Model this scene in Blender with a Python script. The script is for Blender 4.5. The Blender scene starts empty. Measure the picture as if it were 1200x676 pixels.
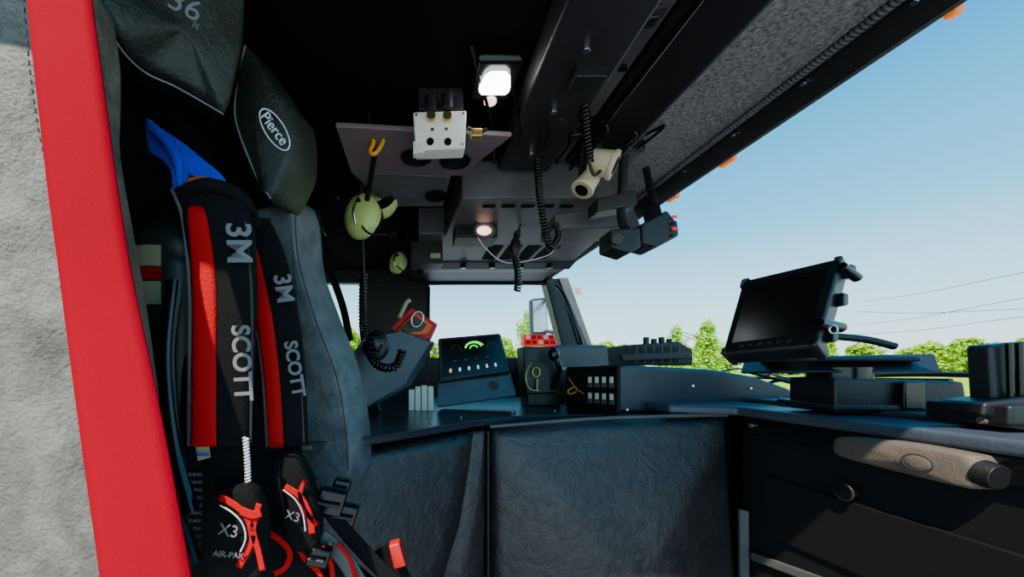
import bpy, bmesh, math, random
from mathutils import Vector, Matrix
random.seed(7)
F=433.0; VX=490.0; VY=430.0; H=2.3     # lens (px), vanishing point of the cab's cross axis, eye height above ground
def R(x,y,z): return Vector((x,y,z+H))
def P(u,v,d): return Vector(((u-VX)*d/F, d, (VY-v)*d/F+H))   # survey: bearing + true depth -> metres
def PL(l): return [P(*a) for a in l]
# ---------------------------------------------------------------- materials
M={}
def mat(name,col,rough=.5,metal=0,bump=0,bscale=60,var=0,vscale=8,emit=None,estr=1,spec=.5,col2=None,wrinkle=0,wscale=9,wdist=.5,coat=0):
    m=bpy.data.materials.new(name); m.use_nodes=True; nt=m.node_tree; b=nt.nodes['Principled BSDF']
    N=nt.nodes.new; L=nt.links.new
    b.inputs['Base Color'].default_value=(*col,1); b.inputs['Roughness'].default_value=rough
    b.inputs['Metallic'].default_value=metal; b.inputs['Specular IOR Level'].default_value=spec
    b.inputs['Coat Weight'].default_value=coat
    tc=N('ShaderNodeTexCoord')
    if var or col2:
        n=N('ShaderNodeTexNoise'); n.inputs['Scale'].default_value=vscale; n.inputs['Detail'].default_value=6
        n.inputs['Roughness'].default_value=.65
        L(tc.outputs['Object'],n.inputs['Vector'])
        r=N('ShaderNodeValToRGB'); r.color_ramp.elements[0].position=.35; r.color_ramp.elements[1].position=.68
        a=col; c=col2 if col2 else tuple(min(1,k*(1+var)) for k in col)
        if not col2: a=tuple(k*(1-var*.6) for k in col)
        r.color_ramp.elements[0].color=(*a,1); r.color_ramp.elements[1].color=(*c,1)
        L(n.outputs['Fac'],r.inputs['Fac']); L(r.outputs['Color'],b.inputs['Base Color'])
    prev=None
    if bump:
        n=N('ShaderNodeTexNoise'); n.inputs['Scale'].default_value=bscale; n.inputs['Detail'].default_value=4
        L(tc.outputs['Object'],n.inputs['Vector'])
        bp=N('ShaderNodeBump'); bp.inputs['Strength'].default_value=bump; bp.inputs['Distance'].default_value=.004
        L(n.outputs['Fac'],bp.inputs['Height']); prev=bp
    if wrinkle:
        n=N('ShaderNodeTexNoise'); n.inputs['Scale'].default_value=wscale; n.inputs['Detail'].default_value=9; n.inputs['Distortion'].default_value=wdist
        n.inputs['Roughness'].default_value=.6
        L(tc.outputs['Object'],n.inputs['Vector'])
        w=N('ShaderNodeMath'); w.operation='SUBTRACT'; w.inputs[1].default_value=.5; L(n.outputs['Fac'],w.inputs[0])
        ab=N('ShaderNodeMath'); ab.operation='ABSOLUTE'; L(w.outputs[0],ab.inputs[0])
        pw=N('ShaderNodeMath'); pw.operation='POWER'; pw.inputs[1].default_value=.6; L(ab.outputs[0],pw.inputs[0])
        bp=N('ShaderNodeBump'); bp.inputs['Strength'].default_value=wrinkle; bp.inputs['Distance'].default_value=.010
        L(pw.outputs[0],bp.inputs['Height'])
        if prev: L(prev.outputs[0],bp.inputs['Normal'])
        prev=bp
    if prev: L(prev.outputs[0],b.inputs['Normal'])
    if emit:
        b.inputs['Emission Color'].default_value=(*emit,1); b.inputs['Emission Strength'].default_value=estr
    M[name]=m; return m
mat('black_plastic',(.008,.007,.007),.45,bump=.15,bscale=200)
mat('black_gloss',(.003,.003,.003),.2)
mat('black_void',(.002,.002,.002),.9,spec=.1)
mat('black_fabric',(.006,.0055,.0055),.9,bump=.5,bscale=350,spec=.15)
mat('headliner',(.002,.002,.002),.9,bump=.3,bscale=150,spec=.08)
mat('panel_purple',(.19,.125,.14),.5,bump=.15,bscale=150)
mat('panel_grey',(.095,.088,.084),.45,bump=.2,bscale=120,var=.3)
mat('panel_dark',(.017,.015,.015),.42,bump=.2,bscale=160)
mat('dash_blue',(.055,.064,.080),.34,bump=.2,bscale=160,var=.2)
mat('counter_blue',(.022,.025,.036),.25,bump=.15,bscale=200)
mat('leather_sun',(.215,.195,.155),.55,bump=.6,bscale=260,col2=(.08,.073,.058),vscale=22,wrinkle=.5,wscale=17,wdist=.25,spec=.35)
mat('leather_blue',(.10,.115,.12),.46,bump=.5,bscale=200,var=.5,vscale=26,wrinkle=.4,wscale=20,wdist=.3)
mat('leather_head',(.016,.021,.015),.45,bump=.5,bscale=200,var=.6,vscale=18,wrinkle=.3,wscale=22,wdist=.3)
mat('leather_tunnel',(.020,.0155,.0155),.30,bump=.4,bscale=300,var=.5,vscale=24,wrinkle=.42,wscale=13,wdist=.3,spec=.7)
mat('header_textile',(.06,.058,.05),.8,bump=.8,bscale=260,col2=(.32,.31,.27),vscale=150)
mat('red_webbing',(.30,.0,.010),.8,bump=.12,bscale=500,spec=.03)
mat('red_fabric',(.50,.002,.004),.6,bump=.3,bscale=250,spec=.12)
mat('red_plastic',(.55,.006,.006),.4)
mat('orange_plastic',(.85,.12,.005),.4)
mat('yellow_metal',(.85,.36,.0),.35)
mat('blue_fabric',(.0,.05,.62),.5,bump=.3,bscale=200,spec=.2)
mat('cyl_olive',(.024,.03,.02),.35)
mat('label_cream',(.42,.38,.22),.6)
mat('white_plastic',(.80,.77,.66),.45,bump=.1,bscale=100)
mat('beige_plastic',(.66,.53,.33),.5)
mat('tan_pad',(.125,.095,.072),.65,bump=.25,bscale=240,var=.12,vscale=8,spec=.3)
mat('headset_green',(.56,.66,.20),.35,var=.1)
mat('metal',(.6,.6,.6),.25,1)
mat('brass',(.7,.45,.12),.3,1)
mat('text_grey',(.16,.155,.15),.6)
mat('text_white',(.8,.8,.8),.5)
mat('stitch',(.03,.03,.028),.8)
mat('stitch_light',(.20,.21,.21),.8)
mat('led_white',(1,1,1),.4,emit=(.9,.96,1),estr=14)
mat('lens_and_reflection_glow',(1,.9,.85),.4,emit=(1,.55,.38),estr=3)
mat('led_green',(0,.6,.05),.4,emit=(.02,1,.06),estr=1.8)
mat('led_red',(.7,.005,.005),.4,emit=(1,.005,.005),estr=.6)
mat('led_amber',(1,.5,.1),.4,emit=(1,.6,.2),estr=1.2)
mat('led_pale',(.8,.8,.8),.4,emit=(.8,.9,1),estr=.8)
mat('amber_lens',(1,.22,.005),.3,emit=(1,.22,.005),estr=.5)
mat('grass',(.38,.54,.01),.9,col2=(.54,.66,.03),vscale=.15,spec=.02)
mat('pavement',(.45,.45,.45),.9,var=.15,vscale=2)
mat('leaves',(.16,.33,.005),.7,col2=(.50,.72,.02),vscale=.35,spec=.05)
mat('leaves_young',(.20,.44,.01),.7,col2=(.46,.72,.04),vscale=2,spec=.05)
mat('bark',(.1,.07,.05),.9)
mat('wire',(.05,.05,.06),.7)
g=bpy.data.materials.new('window_glass'); g.use_nodes=True; nt=g.node_tree; nt.nodes.clear()
o=nt.nodes.new('ShaderNodeOutputMaterial'); mx=nt.nodes.new('ShaderNodeMixShader'); t=nt.nodes.new('ShaderNodeBsdfTransparent'); gl=nt.nodes.new('ShaderNodeBsdfGlossy')
gl.inputs['Roughness'].default_value=.02; mx.inputs[0].default_value=.015; t.inputs[0].default_value=(.98,.99,.99,1)
nt.links.new(t.outputs[0],mx.inputs[1]); nt.links.new(gl.outputs[0],mx.inputs[2]); nt.links.new(mx.outputs[0],o.inputs[0]); M['window_glass']=g
# ---------------------------------------------------------------- helpers
cur=[None]
def group(name):
    e=bpy.data.objects.new(name,None); e.empty_display_size=.05; bpy.context.collection.objects.link(e); cur[0]=e; return e
def link(ob,m,smooth=False):
    bpy.context.collection.objects.link(ob)
    if m: ob.data.materials.append(M[m])
    if cur[0]: ob.parent=cur[0]
    if smooth and ob.type=='MESH':
        for p in ob.data.polygons: p.use_smooth=True
    return ob
def mesh(name,vs,fs,m,smooth=False):
    me=bpy.data.meshes.new(name); me.from_pydata([tuple(v) for v in vs],[],fs); me.update()
    bm=bmesh.new(); bm.from_mesh(me); bmesh.ops.recalc_face_normals(bm,faces=bm.faces); bm.to_mesh(me); bm.free()
    return link(bpy.data.objects.new(name,me),m,smooth)
def bev(ob,w,seg=3):
    if w:
        b=ob.modifiers.new('bevel','BEVEL'); b.width=w; b.segments=seg; b.limit_method='ANGLE'; b.angle_limit=.6
        for p in ob.data.polygons: p.use_smooth=True
        n=ob.modifiers.new('wn','WEIGHTED_NORMAL'); n.keep_sharp=True
    return ob
def prism(name,pts,vec,m,bw=0.003):
    pts=[Vector(p) for p in pts]; vec=Vector(vec); n=len(pts)
    vs=pts+[p+vec for p in pts]
    fs=[list(range(n)),list(range(2*n-1,n-1,-1))]+[[i,(i+1)%n,n+(i+1)%n,n+i] for i in range(n)]
    return bev(mesh(name,vs,fs,m),bw)
def ybar(name,xz,y0,y1,m,bw=.003):
    return prism(name,[R(x,y0,z) for x,z in xz],(0,y1-y0,0),m,bw)
def box(name,x0,x1,y0,y1,z0,z1,m,bw=.003):
    return prism(name,[R(x0,y0,z0),R(x1,y0,z0),R(x1,y1,z0),R(x0,y1,z0)],(0,0,z1-z0),m,bw)
def foot(name,xy,z0,z1,m,bw=.003):
    return prism(name,[R(x,y,z0) for x,y in xy],(0,0,z1-z0),m,bw)
def newell(pts):
    n=Vector((0,0,0))
    for i,a in enumerate(pts):
        b=pts[(i+1)%len(pts)]; n+=a.cross(b)
    return n.normalized()
def smoothloop(pts,k=5):
    out=[];n=len(pts)
    for i in range(n):
        p0,p1,p2,p3=pts[i-1],pts[i],pts[(i+1)%n],pts[(i+2)%n]
        for j in range(k):
            t=j/k
            out.append(.5*((2*p1)+(p2-p0)*t+(2*p0-5*p1+4*p2-p3)*t*t+(3*p1-p0-3*p2+p3)*t**3))
    return out
def spline(pts,k=8):
    out=[];n=len(pts)
    for i in range(n-1):
        p0=pts[max(i-1,0)];p1=pts[i];p2=pts[i+1];p3=pts[min(i+2,n-1)]
        for j in range(k):
            t=j/k
            out.append(.5*((2*p1)+(p2-p0)*t+(2*p0-5*p1+4*p2-p3)*t*t+(3*p1-p0-3*p2+p3)*t**3))
    out.append(pts[-1]); return out
def pillow(name,pts,depth,r,bulge,m,smooth=True,toward=Vector((0,0,H))):
    pts=[Vector(p) for p in pts]
    o=smoothloop(pts) if smooth else sum([[pts[i].lerp(pts[(i+1)%len(pts)],j/8) for j in range(8)] for i in range(len(pts))],[])
    c=sum(o,Vector())/len(o); n=newell(o)
    if n.dot(toward-c)<0: n=-n
    rings=[(0,-depth)]+[(0,0)]
    prof=[(r*(1-math.cos(a)),r*math.sin(a)) for a in [math.pi/2*k/4 for k in range(1,5)]]
    rings+=prof
    vs=[];fs=[];N=len(o)
    def ring(ins,h):
        for p in o:
            d=c-p; L=d.length; vs.append(p+d*min(ins/L,.95)+n*h)
    ring(r,-depth-r*.6)
    for a,b in rings: ring(a,b)
    for s in (.25,.5,.75):
        for p in o:
            q=p+(c-p)*min(r/(c-p).length,.9); vs.append(q.lerp(c,s)+n*(r+bulge*math.sin(s*math.pi/2)))
    nr=len(vs)//N
    for k in range(nr-1):
        for i in range(N):
            j=(i+1)%N; fs.append([k*N+i,k*N+j,(k+1)*N+j,(k+1)*N+i])
    vs.append(c+n*(r+bulge)); ci=len(vs)-1
    for i in range(N): fs.append([(nr-1)*N+i,(nr-1)*N+(i+1)%N,ci])
    fs.append(list(range(N))[::-1])
    return mesh(name,vs,fs,m,True)
def ribbon(name,cl,width,side,m,th=.003,k=8,fold=0):
    w=width if isinstance(width,(list,tuple)) else [width]*len(cl)
    c=spline([Vector(p) for p in cl],k); ww=[x[0] for x in spline([Vector((a,0,0)) for a in w],k)]
    side=Vector(side).normalized(); vs=[];fs=[]; S=6
    for i,p in enumerate(c):
        t=(c[min(i+1,len(c)-1)]-c[max(i-1,0)]).normalized(); s=(side-t*side.dot(t)).normalized(); n=s.cross(t)
        if n.y>0: n=-n
        for j in range(S+1):
            u=j/S*2-1; vs.append(p+s*u*ww[i]/2+n*(th/2+fold*(1-u*u)))
        for j in range(S,-1,-1):
            u=j/S*2-1; vs.append(p+s*u*ww[i]/2-n*th/2)
    Q=2*(S+1)
    for i in range(len(c)-1):
        for j in range(Q): fs.append([i*Q+j,i*Q+(j+1)%Q,(i+1)*Q+(j+1)%Q,(i+1)*Q+j])
    fs.append(list(range(Q))); fs.append(list(range((len(c)-1)*Q,len(c)*Q))[::-1])
    return mesh(name,vs,fs,m,True)
def tube(name,pts,r,m,k=8,cyc=False):
    p=spline([Vector(a) for a in pts],k) if k>1 else [Vector(a) for a in pts]
    cu=bpy.data.curves.new(name,'CURVE'); cu.dimensions='3D'; cu.bevel_depth=r; cu.bevel_resolution=3; cu.use_fill_caps=True
    s=cu.splines.new('POLY'); s.points.add(len(p)-1)
    for i,a in enumerate(p): s.points[i].co=(*a,1)
    s.use_cyclic_u=cyc; s.use_smooth=True
    return link(bpy.data.objects.new(name,cu),m)
def coil(name,pts,R_,r,pitch,m):
    p=spline([Vector(a) for a in pts],12); out=[]; ang=0
    for i in range(len(p)-1):
        a,b=p[i],p[i+1]; t=(b-a); L=t.length
        if L<1e-6: continue
        t.normalize(); s=t.cross(Vector((.3,1,.2))).normalized(); q=t.cross(s)
        n=max(1,int(L/pitch*10))
        for j in range(n):
            ang+=2*math.pi*(L/n)/pitch; out.append(a.lerp(b,j/n)+(s*math.cos(ang)+q*math.sin(ang))*R_)
    return tube(name,out,r,m,1)
def cyl(name,a,b,r,m,r2=None,seg=32,bw=.001):
    a=Vector(a);b=Vector(b);t=(b-a).normalized(); s=t.orthogonal().normalized(); q=t.cross(s); r2=r if r2 is None else r2
    vs=[a+(s*math.cos(2*math.pi*i/seg)+q*math.sin(2*math.pi*i/seg))*r for i in range(seg)]+[b+(s*math.cos(2*math.pi*i/seg)+q*math.sin(2*math.pi*i/seg))*r2 for i in range(seg)]
    fs=[list(range(seg)),list(range(seg,2*seg))[::-1]]+[[i,(i+1)%seg,seg+(i+1)%seg,seg+i] for i in range(seg)]
    return bev(mesh(name,vs,fs,m),bw,2)
def ell(name,c,rx,ry,rz,m,rot=None):
    bm=bmesh.new(); bmesh.ops.create_uvsphere(bm,u_segments=28,v_segments=18,radius=1)
    mt=Matrix.Translation(c)@(rot if rot else Matrix.Identity(4))@Matrix.Diagonal((rx,ry,rz,1))
    bmesh.ops.transform(bm,matrix=mt,verts=bm.verts); me=bpy.data.meshes.new(name); bm.to_mesh(me); bm.free()
    return link(bpy.data.objects.new(name,me),m,True)
def ringobj(name,c,xd,yd,rx,ry,r,m):
    c=Vector(c);xd=Vector(xd).normalized();yd=Vector(yd).normalized()
    return tube(name,[c+xd*math.cos(a)*rx+yd*math.sin(a)*ry for a in [2*math.pi*i/32 for i in range(32)]],r,m,1,True)
def text(body,c,xd,yd,size,m,name='lettering',bold=.0):
    cu=bpy.data.curves.new(name,'FONT'); cu.body=body; cu.size=size; cu.align_x='CENTER'; cu.align_y='CENTER'; cu.extrude=.0006; cu.offset=bold
    ob=link(bpy.data.objects.new(name,cu),m)
    x=Vector(xd).normalized(); z=x.cross(Vector(yd)).normalized(); y=z.cross(x)
    ob.matrix_world=Matrix((( x.x,y.x,z.x,c[0]),(x.y,y.y,z.y,c[1]),(x.z,y.z,z.z,c[2]),(0,0,0,1)))
    return ob
def Q(q,u,v,off=0):
    a=q[0].lerp(q[1],u); b=q[3].lerp(q[2],u); n=newell(q)
    if n.y>0: n=-n
    return a.lerp(b,v)+n*off
def onquad(name,q,u0,v0,u1,v1,m,off=.001,th=.002,bw=0.0):
    pts=[Q(q,u0,v0,off),Q(q,u1,v0,off),Q(q,u1,v1,off),Q(q,u0,v1,off)]
    n=newell(q); n=-n if n.y<0 else n
    return prism(name,pts,n*th,m,bw)
# ---------------------------------------------------------------- camera, sky, sun
cam=bpy.data.cameras.new('camera'); co=bpy.data.objects.new('camera',cam); bpy.context.collection.objects.link(co)
cam.lens=13; cam.sensor_width=36; cam.shift_x=(600-VX)/1200; cam.shift_y=(VY-338)/1200; cam.clip_start=.01; cam.clip_end=2000
co.location=(0,0,H); co.rotation_euler=(math.pi/2,0,0); bpy.context.scene.camera=co
w=bpy.data.worlds.new('sky'); bpy.context.scene.world=w; w.use_nodes=True; nt=w.node_tree; N=nt.nodes.new; L=nt.links.new
bg=nt.nodes['Background']; tc=N('ShaderNodeTexCoord'); sp=N('ShaderNodeSeparateXYZ'); L(tc.outputs['Generated'],sp.inputs[0])
cr=N('ShaderNodeValToRGB'); e=cr.color_ramp.elements
e[0].position=0; e[0].color=(.70,.88,.92,1); e[1].position=1; e[1].color=(.02,.20,.50,1)
x=e.new(.12); x.color=(.44,.77,.92,1); x=e.new(.28); x.color=(.10,.47,.76,1); x=e.new(.48); x.color=(.012,.27,.58,1)
L(sp.outputs['Z'],cr.inputs[0])
mp=N('ShaderNodeMapping'); mp.inputs['Scale'].default_value=(1.2,1.2,5); L(tc.outputs['Generated'],mp.inputs[0])
nz=N('ShaderNodeTexNoise'); nz.inputs['Scale'].default_value=1.6; nz.inputs['Detail'].default_value=7; L(mp.outputs[0],nz.inputs['Vector'])
r2=N('ShaderNodeValToRGB'); r2.color_ramp.elements[0].position=.48; r2.color_ramp.elements[1].position=.85; r2.color_ramp.elements[1].color=(.16,.16,.16,1); L(nz.outputs['Fac'],r2.inputs[0])
mxn=N('ShaderNodeMix'); mxn.data_type='RGBA'; L(r2.outputs[0],mxn.inputs[0]); L(cr.outputs[0],mxn.inputs[6]); mxn.inputs[7].default_value=(.80,.90,.93,1)
L(mxn.outputs[2],bg.inputs[0]); bg.inputs[1].default_value=2.5
sun=bpy.data.lights.new('sun','SUN'); sun.energy=9; sun.angle=.01; sun.color=(1,.94,.84); so=bpy.data.objects.new('sun',sun); bpy.context.collection.objects.link(so)
el=math.radians(50); d=Vector((.6,1,0)).normalized()*math.cos(el)+Vector((0,0,-math.sin(el)))
so.rotation_euler=d.to_track_quat('-Z','Y').to_euler()
# ---------------------------------------------------------------- outdoors
cur[0]=None
mesh('ground',[(-400,-200,0),(600,-200,0),(600,700,0),(-400,700,0)],[[0,1,2,3]],'grass')
mesh('parking_lot',[(-60,-60,.02),(60,-60,.02),(60,27,.02),(-60,27,.02)],[[0,1,2,3]],'pavement')
def leafmesh(name,clumps,n,size,m):
    vs=[];fs=[]
    for (cx,cy,cz,rx,rz) in clumps:
        for i in range(n):
            while True:
                a=Vector((random.uniform(-1,1),random.uniform(-1,1),random.uniform(-1,1)))
                if .3<a.length<1: break
            k=1+.18*math.sin(a.x*7+cx)*math.cos(a.z*6+cy)
            c=Vector((cx+a.x*rx*k,cy+a.y*rx*k,cz+a.z*rz*k))
            u=Vector((random.gauss(0,1),random.gauss(0,1),random.gauss(0,1))).normalized(); v=u.orthogonal().normalized()
            s=size*random.uniform(.6,1.3); b=len(vs)
            vs+= [c+u*s,c+v*s*.6,c-u*s,c-v*s*.6]; fs.append([b,b+1,b+2,b+3])
    me=bpy.data.meshes.new(name); me.from_pydata([tuple(q) for q in vs],[],fs)
    return link(bpy.data.objects.new(name,me),m)
cl=[]
xx=-45
while xx<260:
    hh=random.uniform(7,12.0); yy=random.uniform(100,118)
    cl+= [(xx,yy,hh*.5,4.2,hh*.5),(xx+random.uniform(-2,2),yy,hh*.72,2.8,hh*.3)]
    xx+=random.uniform(4.2,7.5)
leafmesh('tree_line',cl,800,.65,'leaves')
def young(name,X,Y,hh,r,n=1500):
    group(name)
    tube('trunk',[(X,Y,0),(X+.05,Y,hh*.5),(X,Y,hh*.95)],.07,'bark')
    c=[]
    for i in range(7):
        t=i/6; c.append((X+random.uniform(-.3,.3)*r,Y,hh*(.3+.62*t),r*(1.05-t*.75),hh*.11))
    leafmesh('foliage',c,n//4,.09,'leaves_young'); 
    for i in range(10):
        a=random.uniform(0,6.28); z=hh*random.uniform(.3,.8); tube('branch_%d'%i,[(X,Y,z),(X+math.cos(a)*r*.8,Y+math.sin(a)*r*.8,z+.5)],.025,'bark',2)
    cur[0]=None
young('young_tree',15.2,19.5,4.7,1.25,1500)
young('young_tree',18.6,26.5,5.2,1.3)
young('young_tree',6.6,22,5.6,1.2)
group('utility_lines')
tube('pole',[(110,38,0),(110,38,11)],.18,'bark',1)
for i,(a,b,c,dd) in enumerate(((1000,392,1200,371),(1000,381,1200,349),(1010,353,1200,319),(1000,365,1200,362))):
    p0=P(a,b,70); p1=P(c,dd,42); p2=p1+(p1-p0)*.6
    tube('wire_%d'%i,[p0,(p0+p1)/2-Vector((0,0,.4)),p1,p2],.04,'wire',4)
cur[0]=None
# ---------------------------------------------------------------- cab shell
box('floor',-1.3,1.3,-.05,2.36,-1.25,-1.2,'black_plastic',0)
box('ceiling',-1.3,.80,.12,2.40,.62,.68,'headliner',0)
box('wall_back',-1.36,-1.3,-.05,2.4,-1.25,.68,'headliner',0)
box('wall_front',1.31,1.36,.1,2.4,-1.25,-.12,'panel_dark',0)
box('trim_cowl',1.36,1.50,.1,2.5,-.5,-.14,'red_plastic',.02)
group('wall_driver_side')
Y0,Y1=2.36,2.42
box('door_lower',-1.3,1.3,Y0,Y1,-1.25,.06,'panel_dark')
box('door_header',-1.3,.86,Y0,Y1,.535,.68,'panel_dark')
box('rear_post',-1.3,-.60,Y0,Y1,.06,.535,'panel_dark')
box('centre_post',-.36,.065,Y0,Y1,.06,.535,'panel_dark')
box('glass_rail',-.36,.065,Y0-.01,Y0,.06,.10,'black_plastic')
tube('window_seal',[R(.068,2.355,.06),R(.068,2.355,.50),R(.085,2.355,.53),R(.80,2.355,.53),R(.84,2.355,.50),R(.93,2.355,.06)],.010,'black_gloss',4)
prism('front_post',[R(.80,Y0-.03,.56),R(.94,Y0-.03,.56),R(1.10,Y0-.03,.05),R(.93,Y0-.03,.05)],(0,.1,0),'panel_dark',.01)
prism('front_post_trim',[R(.88,Y0-.045,.56),R(.94,Y0-.045,.56),R(1.105,Y0-.045,.1),R(1.02,Y0-.045,.1)],(0,.02,0),'panel_grey',.006)
tube('assist_bar',[R(.85,2.28,.50),R(.88,2.22,.42),R(.97,2.2,.15),R(.99,2.28,.06)],.012,'black_gloss')
prism('pass_decal',[R(.985,2.33,.50),R(1.02,2.33,.50),R(1.03,2.33,.455),R(.995,2.33,.455)],(0,.002,0),'label_cream',0)
cur[0]=None
prism('window_1',[R(.065,2.39,.06),R(.95,2.39,.06),R(.86,2.39,.535),R(.065,2.39,.535)],(0,.004,0),'window_glass',0)
prism('window_2',[R(-.60,2.39,.06),R(-.36,2.39,.06),R(-.36,2.39,.535),R(-.60,2.39,.535)],(0,.004,0),'window_glass',0)
mesh('windshield',[R(.84,.12,.56),R(.84,2.33,.56),R(1.29,2.33,-.09),R(1.29,.12,-.09)],[[0,1,2,3]],'window_glass')
group('windshield_header')
ybar('black_channel',[(.785,.61),(.815,.552),(.832,.562),(.838,.66),(.785,.68)],.1,2.40,'panel_dark')
ybar('seal',[(.806,.572),(.814,.556),(.82,.56),(.812,.577)],.1,2.3,'black_gloss',.002)
ybar('edge_trim',[(.815,.552),(.832,.562),(.832,.555),(.818,.546)],.1,2.35,'panel_grey',.001)
coil('ribbed_trim',[R(.781,.3,.598),R(.781,1.6,.598)],.006,.0035,.008,'panel_grey')
for i in range(9):
    cyl('screw_%d'%i,R(.797,.42+.17*i,.590),R(.792,.42+.17*i,.580),.005,'metal',seg=12)
group('headliner_trim_panel')
prism('textile',[R(.575,.2,.612),R(.772,.2,.60),R(.772,1.36,.60),R(.66,1.42,.605),R(.575,1.22,.612)],(0,0,.007),'header_textile',.003)
ybar('textile_border',[(.562,.612),(.576,.606),(.576,.612),(.562,.618)],.2,1.22,'black_gloss',.002)
for Yc,l in ((.575,.016),(.985,.045),(1.20,.045)):
    group('clearance_light'); prism('lens',[R(.836,Yc,.552),R(.852,Yc,.552),R(.852,Yc+l,.552),R(.836,Yc+l,.552)],(0,0,.025),'amber_lens',.004)
    prism('base',[R(.834,Yc-.003,.574),R(.856,Yc-.003,.574),R(.856,Yc+l+.003,.574),R(.834,Yc+l+.003,.574)],(0,0,.008),'black_plastic',.002)
group('sun_visor')
prism('board',[R(.435,.35,.602),R(.545,.35,.565),R(.545,1.12,.565),R(.435,1.12,.602)],(0,0,.014),'black_plastic',.006)
tube('blue_edge',[R(.547,.40,.567),R(.547,1.1,.567)],.0035,'dash_blue',1)
tube('rod',[R(.45,.4,.585),R(.45,1.2,.585)],.006,'black_gloss',1)
group('overhead_channel')
ybar('duct',[(.225,.62),(.235,.575),(.38,.57),(.40,.62)],.2,1.085,'panel_dark',.006)
ybar('flange',[(.400,.612),(.428,.606),(.428,.618),(.400,.622)],.2,1.085,'panel_grey',.001)
for i in range(4): cyl('bolt_%d'%i,R(.30,.5+.16*i,.573),R(.30,.5+.16*i,.563),.007,'metal',seg=8)
# ---------------------------------------------------------------- overhead electronics
group('overhead_speaker_panel')
pl=[R(-.19,.85,.552),R(.225,.885,.552),R(.125,1.07,.552),R(-.19,1.05,.552)]
prism('plate',pl,(0,0,.012),'panel_purple',.003)
prism('rear_drop',[R(-.19,1.052,.552),R(.095,1.072,.552),R(.08,1.20,.52),R(-.10,1.20,.52)],(0,0,.02),'panel_grey',.003)
box('riser',-.19,.12,.95,1.05,.564,.62,'panel_dark')
for px,py in ((488,184),(533,188)):
    Y=.552*F/(VY-py); X=(px-VX)*Y/F
    cyl('speaker_well',R(X,Y,.5515),R(X,Y,.549),.039,'black_void'); ringobj('speaker_rim',R(X,Y,.5495),(1,0,0),(0,1,0),.040,.040,.0025,'black_plastic')
    for k in range(3): ringobj('speaker_grille',R(X,Y,.548),(1,0,0),(0,1,0),.01+.009*k,.01+.009*k,.001,'panel_dark')
cyl('tweeter',R(.055,1.14,.530),R(.055,1.14,.522),.032,'black_void')
group('headset_jack_box')
q=[P(484,131,.80),P(547,129,.80),P(545,174,.81),P(487,176,.81)]
prism('housing',q,(0,.04,0),'white_plastic',.004)
box('mount',0.0,.10,.82,.84,.57,.62,'panel_dark')
for i,(a,b) in enumerate(((505,124),(524,122))):
    c=P(a,b,.80); cyl('knob_%d'%i,c-Vector((0,0,.012)),c+Vector((0,0,.02)),.013,'black_plastic')
    cyl('collar_%d'%i,P(a,138,.798),P(a,138,.798)+Vector((0,-.008,0)),.010,'brass')
for i,(u,v) in enumerate(((.35,.5),(.62,.5),(.3,.8),(.65,.82))): 
    c=Q(q,u,v,0); cyl('jack_%d'%i,c,c+Vector((0,-.004,0)),.004 if i<2 else .008,'black_void' if i>1 else 'metal',seg=16)
for i,(u,v) in enumerate(((.06,.1),(.94,.1),(.06,.92),(.94,.9))):
    c=Q(q,u,v,0); cyl('screw_%d'%i,c,c+Vector((0,-.003,0)),.003,'metal',seg=10)
prism('flange_left',PL([(484,165,.81),(497,165,.81),(497,178,.80),(484,180,.80)]),(0,.02,0),'white_plastic',.002)
box('connector',.115,.140,.80,.82,.50,.518,'brass',.003); tube('lead',PL([(548,150,.81),(560,155,.82),(570,152,.84)]),.004,'black_plastic')
group('ceiling_dome_light')
c=R(.162,.775,.62)
prism('bezel',[c+Vector((x,y,-.022)) for x,y in ((-.048,-.055),(.048,-.055),(.048,.06),(-.048,.06))],(0,0,.022),'black_gloss',.018)
prism('lens',[c+Vector((x,y,-.036)) for x,y in ((-.016,-.03),(.016,-.03),(.026,-.020),(.034,.012),(.028,.024),(-.028,.024),(-.034,.012),(-.026,-.020))],(0,0,.016),'led_white',.008)
cyl('dome_reflection',c+Vector((-.0,.056,-.026)),c+Vector((0,.056,-.018)),.014,'lens_and_reflection_glow')  # glowing disc imitates the dome light's reflection, not a second lamp
group('ceiling_reading_light')
c=P(567,271,1.30); ell('lens',c,.028,.012,.018,'lens_and_reflection_glow'); ringobj('bezel',c+Vector((0,-.008,0)),(1,0,0),(0,0,1),.034,.024,.006,'panel_grey'); tube('stem',[c+Vector((0,.01,0)),R(.24,1.34,.50)],.012,'black_plastic',1)
group('carabiner_hook')
pts=[P(a,b,.90) for a,b in ((418,153),(432,150),(446,157),(449,166),(440,180),(434,178),(438,166),(432,160),(424,162),(419,158))]
tube('loop',pts+[pts[0]],.0050,'yellow_metal',4)
tube('strap',[P(440,176,.90),P(436,200,.95),P(430,235,1.0)],.007,'black_fabric')
tube('hanger',[P(433,151,.90),R(-.12,.90,.62)],.004,'black_plastic',2)
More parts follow.
